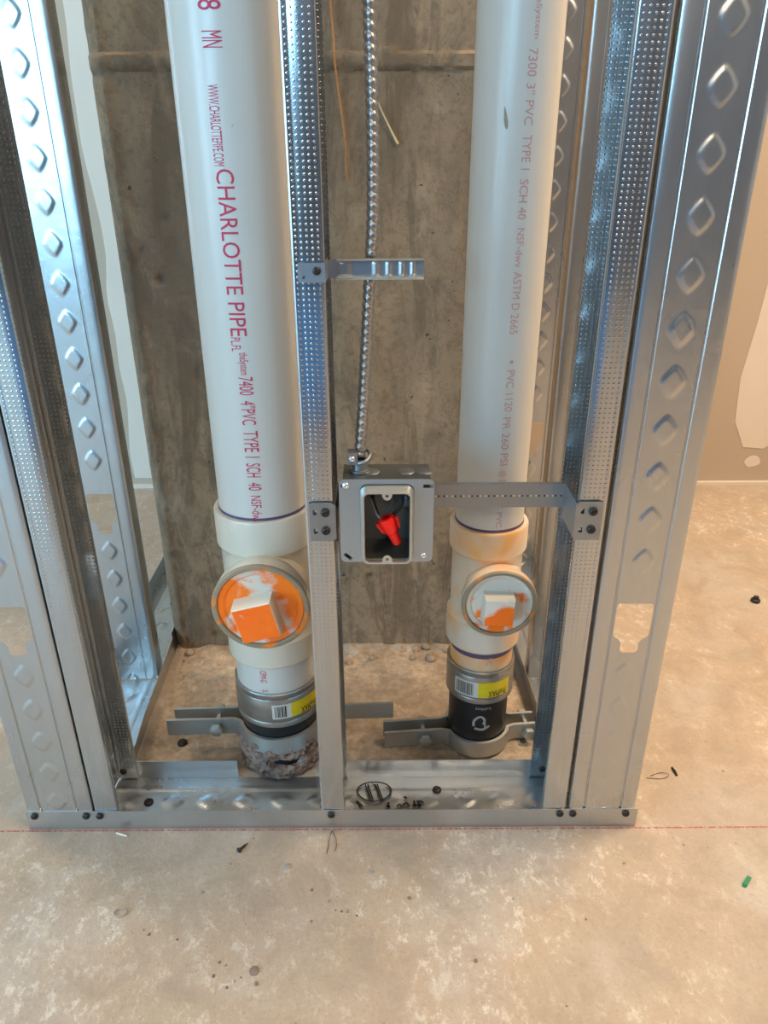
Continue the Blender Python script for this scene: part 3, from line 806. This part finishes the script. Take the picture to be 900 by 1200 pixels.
for k in range(46):
    a = 1.5*PI+rl.gauss(0, .9); zz = .006+.056*rl.random(); rr_ = .0030+.0055*rl.random()
    if abs(a-1.5*PI-.2) < .42 and .020 < zz < .040: continue
    g.add(*lump((.0665*math.cos(a), .0665*math.sin(a), zz), rr_, k+90, 2, (1, .8, .9)))
mc = g.obj('mortar_collar', 'rust_mortar', None, auto=.8); mc.location = (.3575, .1650, 0)
tag(mc, 'crumbling rusty mortar packed round the foot of the wider pipe', 'mortar')
# crumbs of mortar at the column's foot
g = G(); rnd = random.Random(5)
for k in range(95):
    x = .13+rnd.random()**1.2*.58; y = .447-rnd.random()**2.2*.09; r = .003+.010*rnd.random()**2.5
    g.add(*lump((x, y, r*.35), r, k, 1))
for k in range(16):
    x = .135+.15*rnd.random(); y = .436-.05*rnd.random(); g.add(*lump((x, y, .003), .005+.008*rnd.random(), k+200, 2, (1.4, .8, .45)))
rub = g
def heap(a, b):
    x = .128+.655*a; y = .13+.325*b
    h = .0015+.0022*noise.noise((x*50, y*50, 1))+.0010*noise.noise((x*120, y*120, 1))
    ye = .338+.020*noise.noise((x*22, 0, 7))+.012*noise.noise((x*60, 1, 2))+.10*min(1, max(0, (x-.235)/.06))      # broken edge of the mortar bed under the column
    w = min(1, max(0, (y-ye)/.006)); h += .0075*w*(1+.55*noise.noise((x*25, y*25, 3))+.3*noise.noise((x*70, y*70, 6)))
    e = min(1, min(a, 1-a, b*1.2)*14); return (x, y, max(-.001, h*e))
v, f = grid(230, 120, heap)
rub.add(v, f); o = rub.obj('mortar_dirt', 'mortar', None, smooth=True); tag(o, 'sandy tan dirt and mortar crumbs spread over the slab inside the chase', 'dirt', kind='stuff')

# ------------------------------------------------------------------ electrical box on its bracket
BX0, BX1, BZ0, BZ1, BD = .4758, .5875, .4530, .5625, .054
bxo = tag(empty('junction_box', ((BX0+BX1)/2, 0, BZ0)), 'square galvanised junction box with a raised open device ring', 'electrical box')
ox, oz = (BX0+BX1)/2, BZ0
def L(x, y, z): return (x-ox, y, z-oz)
g = G(); tw = .0016; i0, i1, k0, k1 = BX0+.004-ox, BX1-.004-ox, .003, BZ1-BZ0-.003
g.box(i0, i1, BD-tw, BD, k0, k1); g.box(i0, i0+tw, .0012, BD-tw, k0, k1); g.box(i1-tw, i1, .0012, BD-tw, k0, k1)
g.box(i0+tw, i1-tw, .0012, BD-tw, k0, k0+tw); g.box(i0+tw, i1-tw, .0012, BD-tw, k1-tw, k1)
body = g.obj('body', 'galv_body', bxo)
for (x, y) in ((-.018, .030), (.024, .030), (.046, .030)):
    v, f = lathe([(.0001, .0008), (.0096, .0008), (.0104, .0002)], 24); mesh_obj('knockout', [(a+x, b+y, c+k1) for a, b, c in v], f, 'galv_dull', body, smooth=True)
for (x, z) in ((.030, .085), (.028, .055)):
    v, f = lathe([(.0001, .0010), (.0096, .0010), (.0104, .0002)], 24); v = [tuple(face_y((x, BD-tw, z)) @ Vector(p)) for p in v]; mesh_obj('knockout', v, f, 'galv_dull', body, smooth=True)
pw, ph = BX1-BX0, BZ1-BZ0
rc = (.5322-ox, .5050-oz); rw, rh = .0640, .1030
slot = lambda cx, cz, a, l=.006: [(cx+math.cos(a)*sx*l-math.sin(a)*sz*.0022, cz+math.sin(a)*sx*l+math.cos(a)*sz*.0022) for sx, sz in ((-1, -1), (1, -1), (1, 1), (-1, 1))]
holes = [rrect(rc[0], rc[1], rw, rh, .009), slot(.4830-ox, .5545-oz, 0, .005), slot(.5805-ox, .5535-oz, 0, .006), slot(.4845-ox, .4605-oz, -.75, .006)]
v, f = plate_with_holes(rrect(0, ph/2, pw, ph, .007), holes, lambda a, b: (a, 0, b))
ring = mesh_obj('device_ring', v, f, 'galv_box', bxo, thick=.0012)
# raised neck and lip of the ring
loops = [(rw, rh, .009, .0006), (rw-.001, rh-.001, .0088, -.003), (rw-.004, rh-.006, .008, -.010), (rw-.0050, rh-.0072, .0077, -.0125), (rw-.0060, rh-.0084, .0074, -.0135), (rw-.0100, rh-.0124, .006, -.0135), (rw-.0110, rh-.0134, .0056, -.0125), (rw-.0110, rh-.0134, .0056, -.006)]
V = []; F = []
for (w_, h_, r_, y_) in loops:
    p = rrect(rc[0], rc[1]-.0012, w_, h_, r_); m_ = len(p); V += [(a, y_, b) for a, b in p]
for j in range(len(loops)-1):
    for i in range(m_): F.append((j*m_+i, j*m_+(i+1) % m_, (j+1)*m_+(i+1) % m_, (j+1)*m_+i))
mesh_obj('raised_lip', V, F, 'galv_rim', ring, auto=.7)
for s in (1, -1):
    zc = rc[1]-.0012+s*(rh-.0134)/2; pts = [(.0062*math.cos(a), -s*.0085*math.sin(a)) for a in [PI*i/10 for i in range(11)]]
    hole = [(.0018*math.cos(2*PI*i/8), -s*.003+.0018*math.sin(2*PI*i/8)) for i in range(8)]
    v, f = plate_with_holes(pts, [hole], lambda a, b: (rc[0]+a, -.0115, zc+b)); mesh_obj('device_ear', v, f, 'galv_rim', ring, thick=.001)
screw(bxo, (.4842-ox, -.0012, .5545-oz), '-y', .0042, 'zinc_screw'); screw(bxo, (.5765-ox, -.0012, .4610-oz), '-y', .0040, 'zinc_screw')
# wires and red wire connector inside the box
for i, (pts, mt, lb) in enumerate((
    ([(.498, .030, .556), (.505, .026, .545), (.512, .016, .530), (.519, .010, .514), (.524, .006, .508)], 'wire_grey', 'grey wire bending down into the red wire connector'),
    ([(.500, .036, .556), (.512, .036, .540), (.516, .028, .520), (.523, .012, .507), (.527, .008, .506)], 'wire_dark', 'black wire beside the grey one in the box'),
    ([(.503, .040, .556), (.520, .044, .548), (.532, .040, .535), (.540, .032, .520), (.532, .020, .511)], 'wire_grey', 'grey wire looping across the upper back of the box'),
    ([(.506, .034, .556), (.524, .036, .552), (.546, .040, .540), (.552, .040, .515), (.540, .034, .500)], 'wire_dark', 'black wire looping down the right of the box'))):
    v, f = tube(spline(pts, 28), .0021, 8); o = mesh_obj('insulated_wire', v, f, mt, None, smooth=True); tag(o, lb, 'wire', 'wires in the junction box')
axis = (Vector((.5452, .004, .4755))-Vector((.5305, .004, .5100))); Ln = axis.length
v, f = lathe([(.0045, 0), (.0100, 0), (.0112, .0035), (.0098, .012), (.0086, .0190), (.0070, .0205), (.0062, .030), (.0054, Ln-.001), (.0044, Ln), (.0005, Ln)], 18)
q = Vector((0, 0, 1)).rotation_difference(axis.normalized()).to_matrix().to_4x4()
wn = tag(empty('wire_connector', (.5305, .004, .5100)), 'red twist-on wire connector hanging in the open box', 'wire connector')
mesh_obj('shell', [tuple(q @ Vector(p)) for p in v], f, 'red_nut', wn, auto=.6)
for s in (-1, 1):
    g = G(); g.add([(s*.008, -.0015, .002), (s*.0145, -.0012, .003), (s*.0120, -.0010, .017), (s*.007, -.0013, .019), (s*.008, .0015, .002), (s*.0145, .0012, .003), (s*.0120, .0010, .017), (s*.007, .0013, .019)], [(0, 1, 2, 3), (4, 7, 6, 5), (0, 4, 5, 1), (1, 5, 6, 2), (2, 6, 7, 3), (3, 7, 4, 0)])
    g.xf(q).obj('wing', 'red_nut', wn)
# bracket: bar between the studs with folded feet
bb = tag(empty('box_bracket', (.614, .056, .4985)), 'perforated steel bracket bar spanning the studs behind the junction box', 'bracket')
def Lb(g): g.v = [(x-.614, y-.056, z-.4985) for x, y, z in g.v]; return g
g = G(); g.box(.4705, .7530, .0562, .0576, .4990, .5305); g.box(.4705, .7530, .0576, .0640, .5291, .5305); Lb(g).obj('bar', 'galv_dull', bb)
for i in range(46):
    x = .594+.158*i/45
    if i % 3 == 2: continue
    g = G(); g.box(x-.0009, x+.0009, .0556, .0561, .5140, .5160); Lb(g).obj('perforation', 'dark_hole' if i % 2 else 'zinc_screw', bb)
def foot(x0, x1, side_x, nm):
    ft_ = None
    v, f = plate_with_holes(rrect((x0+x1)/2, .508, x1-x0, .050, .004), [[((x0+x1)/2-.006*sg+.0, z) for sg, z in ()] or slot((x0+x1)/2+.0075*(1 if side_x == x1 else -1)*-1*0-.0085, z, PI/2, .0035) for z in (.521, .496)], lambda a, b: (a, -.0030, b))
    g = G(); g.v = list(v); g.f = list(f); Lb(g); o = g.obj(nm, 'galv_dull', bb, thick=.0012)
    g = G(); g.box(side_x-.0006, side_x+.0006, -.0028, .0562, .486, .5305); Lb(g).obj('side_leg', 'galv_dull', o)
    for z in (.521, .497): 
        s_ = screw(o, ((x0+x1)/2+.004-.614, -.0042-.056, z-.4985), '-y', .0050)
foot(.4398, .4700, .4707, 'foot'); foot(.7568, .7880, .7562, 'foot')
g = G(); g.box(.7530, .7556, .0562, .0576, .4990, .5305); Lb(g).obj('bar_end', 'galv_dull', bb)

# cable strap bracket on the middle stud
cs = tag(empty('cable_bracket', (.466, 0, .79)), 'small galvanised cable support arm screwed high on the lone middle stud', 'bracket')
v, f = plate_with_holes(rrect(.4545, .7935, .0270, .0195, .0015), [[(.447+.0018*math.cos(2*PI*i/8), .789+.0018*math.sin(2*PI*i/8)) for i in range(8)]], lambda a, b: (a-.466, -.0030, b-.79))
fp = mesh_obj('foot', v, f, 'galv', cs, thick=.0010); screw(fp, (.4605-.466, -.0040, .7955-.79), '-y', .0040)
g = G(); g.box(.002, .0032, -.0030, .0400, -.0065, .0130); g.obj('side_leg', 'galv', cs)
def arm_fn(a, b):
    x = .0032+.1035*a; z = -.0075+.0190*b; h = 0
    for (c0, w_) in ((.018, .008), (.052, .0035), (.066, .0035), (.080, .003), (.092, .0025)):
        d = abs(x-.003-c0)/w_
        if d < 1 and abs(b-.5) < .36: h = .0016*(1-d*d)
    return (x, .0395-h, z)
v, f = grid(70, 12, arm_fn); arm = mesh_obj('arm', v, f, 'galv', cs, smooth=True)
for zz in (-.0078, .0118):
    g = G(); g.box(.0130, .1067, .0300, .0400, zz-.0004, zz+.0006); g.obj('arm_lip', 'galv_rim', arm)

# armoured cable
path = spline([(.515, .060, 2.68), (.516, .058, 1.8), (.5165, .056, 1.25), (.5168, .055, 1.037), (.5184, .054, .95), (.5182, .052, .846), (.5140, .051, .782), (.5066, .045, .665), (.5020, .036, .605), (.4998, .032, .578)], 2700)
def helix_tube(P, r, amp, pitch, n=14):
    V = []; F = []; s = 0; nrm = Vector((1, 0, 0))
    for i, p in enumerate(P):
        t = (P[min(i+1, len(P)-1)]-P[max(i-1, 0)]).normalized(); nrm = (nrm-t*nrm.dot(t)).normalized(); b = t.cross(nrm)
        if i: s += (p-P[i-1]).length
        for k in range(n):
            a = 2*PI*k/n; ph = (s/pitch+k/n) % 1; rr = r+amp*abs(math.sin(PI*ph))**.7
            V.append(p+(nrm*math.cos(a)+b*math.sin(a))*rr)
    for i in range(len(P)-1):
        for k in range(n): F.append((i*n+k, i*n+(k+1) % n, (i+1)*n+(k+1) % n, (i+1)*n+k))
    return V, F
# resample evenly, fine where it is in view
fine = []; acc = 0; last = path[0]
for p in path:
    step = .0012 if p.z < 1.3 else .004
    if (p-last).length >= step or not fine: fine.append(p); last = p
V, F = helix_tube(fine, .0054, .0017, .0095)
o = mesh_obj('armoured_cable', V, F, 'armour', None, smooth=True); tag(o, 'spiral armoured steel cable hanging down to the junction box', 'cable')
cc = tag(empty('cable_connector', (.4995, .031, BZ1-.0022)), 'small zinc clamp connector where the cable enters the box', 'connector')
G().add(*lathe([(.0120, 0), (.0120, .003), (.0100, .0035), (.0095, .010), (.0105, .0105), (.0105, .0150), (.0072, .0155)], 20)).obj('collar', 'galv_dull', cc, auto=.5)
g = G(); g.box(-.0135, -.002, -.0125, .004, .0125, .0270); sd = g.obj('saddle', 'galv_dull', cc)
G().add(*tube(spline([(-.002, -.011, .0135), (.007, -.0125, .0165), (.0125, -.004, .0205), (.010, .008, .0235), (-.002, .010, .0255)], 20), .0026, 8)).obj('clamp_loop', 'galv_dull', cc, smooth=True)
screw(cc, (-.0085, -.0128, .0195), '-y', .0040, 'zinc_screw')

# ------------------------------------------------------------------ string and straw on the column
yc = CY0-.0035
pts = [(.4565, yc, 1.20), (.4572, yc, 1.10), (.4600, yc-.001, 1.06), (.4610, yc-.008, 1.03), (.4640, yc-.002, .998), (.4690, yc, .958), (.4722, yc, .931), (.4706, yc, .926), (.4728, yc, .922), (.4742, yc, .905), (.4728, yc, .899), (.4745, yc, .880), (.4752, yc, .864)]
ss = tag(empty('frayed_string', (.4572, yc, 1.1)), 'rust coloured frayed string dangling down the concrete column', 'string')
def rel(P, c): return [(p[0]-c[0], p[1]-c[1], p[2]-c[2]) for p in P]
v, f = tube(rel(spline(pts, 90), (.4572, yc, 1.1)), [.0017*(1-.5*i/90) for i in range(91)], 6); mesh_obj('strand', v, f, 'string', ss, smooth=True)
for k in range(9):
    i = rnd.random(); a = Vector(pts[6+k % 6]); d = Vector((rnd.uniform(-.006, .006), -.001, rnd.uniform(-.012, .003)))
    v, f = tube(rel(spline([a, a+d*.5+Vector((.001, 0, 0)), a+d], 6), (.4572, yc, 1.1)), .0004, 4); mesh_obj('loose_fibre', v, f, 'string', ss)
v, f = tube(spline([(.5217, yc, .976), (.534, yc-.001, .952), (.546, yc, .930), (.5525, yc, .919)], 20), [.0007+.0012*min(1, i/16) for i in range(21)], 6)
o = mesh_obj('straw_stalk', v, f, 'straw', None, smooth=True); tag(o, 'pale straw stalk stuck to the column beside the armoured cable', 'straw')

# ------------------------------------------------------------------ chalk line and litter on the slab
g = G(); g.add([(-.1, -.0052, .0004), (2.6, -.0042, .0004), (2.6, -.0018, .0004), (-.1, -.0026, .0004)], [(0, 1, 2, 3)])
o = g.obj('chalk_line', 'chalk'); tag(o, 'thin red chalk line snapped on the slab along the front track', 'chalk line')
def bit(name, loc, parts, mat, label, cat, group=None, smooth=True):
    g = G()
    for v, f in parts: g.add(v, f)
    o = g.obj(name, mat, None, auto=.7 if smooth else None); o.location = loc; tag(o, label, cat, group); return o
v, f = tube([(-.006, 0, .002), (.006, .002, .002)], .0016, 6); bit('wood_chip', (.140, -.012, 0), [tube([(-.009, .003, .0016), (0, 0, .0018), (.009, -.003, .0016)], [.0012, .0017, .0010], 6)], 'white_bit', 'pale splinter on the slab under the left end of the track', 'splinter')
bit('oval_scrap', (.1776, -.1372, 0), [tube([(.008*math.cos(2*PI*i/20), .006*math.sin(2*PI*i/20), .0013) for i in range(21)], .0012, 6)], 'grey_bit', 'small grey oval ring lying in the left foreground', 'scrap')
ds = tag(empty('dropped_screw', (.3239, -.0344, .003), .9), 'dark dropped screw lying in front of the track', 'screw')
mesh_obj('shank', *tube([(-.009, 0, 0), (0, 0, -.0006), (.008, 0, -.0014)], [.0018, .0018, .0004], 8), 'screw', ds, smooth=True)
v, f = lathe([(.0005, -.002), (.0038, -.001), (.0040, .001), (.0022, .002)], 10); mesh_obj('head', [(c-.0095, a, b) for a, b, c in v], f, 'screw', ds, smooth=True)
def slug(loc, r, mat, label): bit('steel_slug', (loc[0], loc[1], 0), [lathe([(.0002, .0017), (r*.8, .0017), (r, .0010), (r, .0001)], 18)], mat, label, 'slug')
slug((.3907, -.0678), .0052, 'grey_bit', 'round grey slug on the slab below the wider pipe')
slug((.5084, -.0768), .0038, 'grey_bit', 'small grey disc on the slab right of the middle stud')
slug((.3668, -.2159), .0062, 'pebble', 'round brown disc among grit in the foreground')
gb = tag(empty('plastic_scrap', (1.0242, -.0963, 0), .8), 'small green plastic scrap on the slab at the right edge', 'scrap')
G().box(-.0085, .0085, -.0028, .0028, .0002, .0042).obj('body', 'green', gb); G().box(-.0105, -.0085, -.0018, .0018, .0004, .0030).obj('tip', 'green', gb)
bit('rubber_crumb', (.997, .1065, 0), [tube([(-.001, .009, .002), (.0005, 0, .0024), (.001, -.009, .002)], [.0014, .0022, .0014], 7)], 'rubber', 'black sliver on the slab right of the track end', 'scrap')
bit('dark_stud_bolt', (1.3604, .6167, 0), [lathe([(.010, 0), (.010, .006), (.006, .008), (.006, .013), (.0005, .013)], 12)], 'rubber', 'black bolt end in the slab far right by the drywall', 'bolt')
bit('anchor_head', (.184, .1766, .0005), [lathe([(.0085, 0), (.0085, .004), (.005, .0075), (.0005, .0075)], 12)], 'rubber', 'black anchor head in the slab below the clamp ear', 'anchor')
for dx, (p) in enumerate(([(.4500, -.006, .0010), (.4475, -.020, .004), (.4455, -.036, .001), (.4440, -.046, .0008)], [(.4505, -.006, .0010), (.4560, -.022, .004), (.4575, -.034, .001), (.4555, -.042, .0008)])):
    v, f = tube(spline(p, 20), .00055, 5); o = mesh_obj('hair_wire', v, f, 'hair', None, smooth=True)
    tag(o, ['fine dark strand curling left below the middle stud', 'fine dark strand curling right below the middle stud'][dx], 'strand', 'fine strands under the track')
v, f = tube(spline([(.955, .098, .001), (.975, .104, .002), (.985, .098, .003), (.972, .092, .001), (.948, .094, .0008)], 26), .0005, 5)
o = mesh_obj('hair_wire', v, f, 'hair', None, smooth=True); tag(o, 'fine dark curl on the slab beside the right end of the track', 'strand')
grit = [(.3016, -.185), (.322, -.205), (.318, -.222), (.345, -.2283), (.337, -.236), (.352, -.224), (.33, -.209), (.372, -.232), (.4314, -.1509), (.452, -.122), (.462, -.135), (.470, -.137), (.477, -.137), (.49, -.143), (.428, -.105), (.378, -.115), (.262, -.175), (.560, -.118), (.215, -.162), (.224, -.168), (.335, -.019), (.700, -.120), (.640, -.205), (.79, -.15), (.865, -.065), (.74, -.26)]
for k, (x, y) in enumerate(grit):
    r = .0013+.0016*((k*7) % 5)/5
    v, f = lump((0, 0, r*.45), r, k+40, 1)
    o = mesh_obj('grit_crumb', v, f, 'pebble' if k % 3 else 'grey_bit', None, smooth=True); o.location = (x, y, 0)
    kind_ = 'grey' if k % 3 == 0 else 'brown'
    where = ('in the cluster beside the round brown disc' if k < 8 else 'in the loose row below the middle stud' if k < 16 else 'in the left foreground' if x < .3 else 'scattered on the right foreground slab' if x > .5 else 'under the front track edge')
    tag(o, f'tiny {kind_} crumb of grit {where}', 'grit', 'grit on the slab')
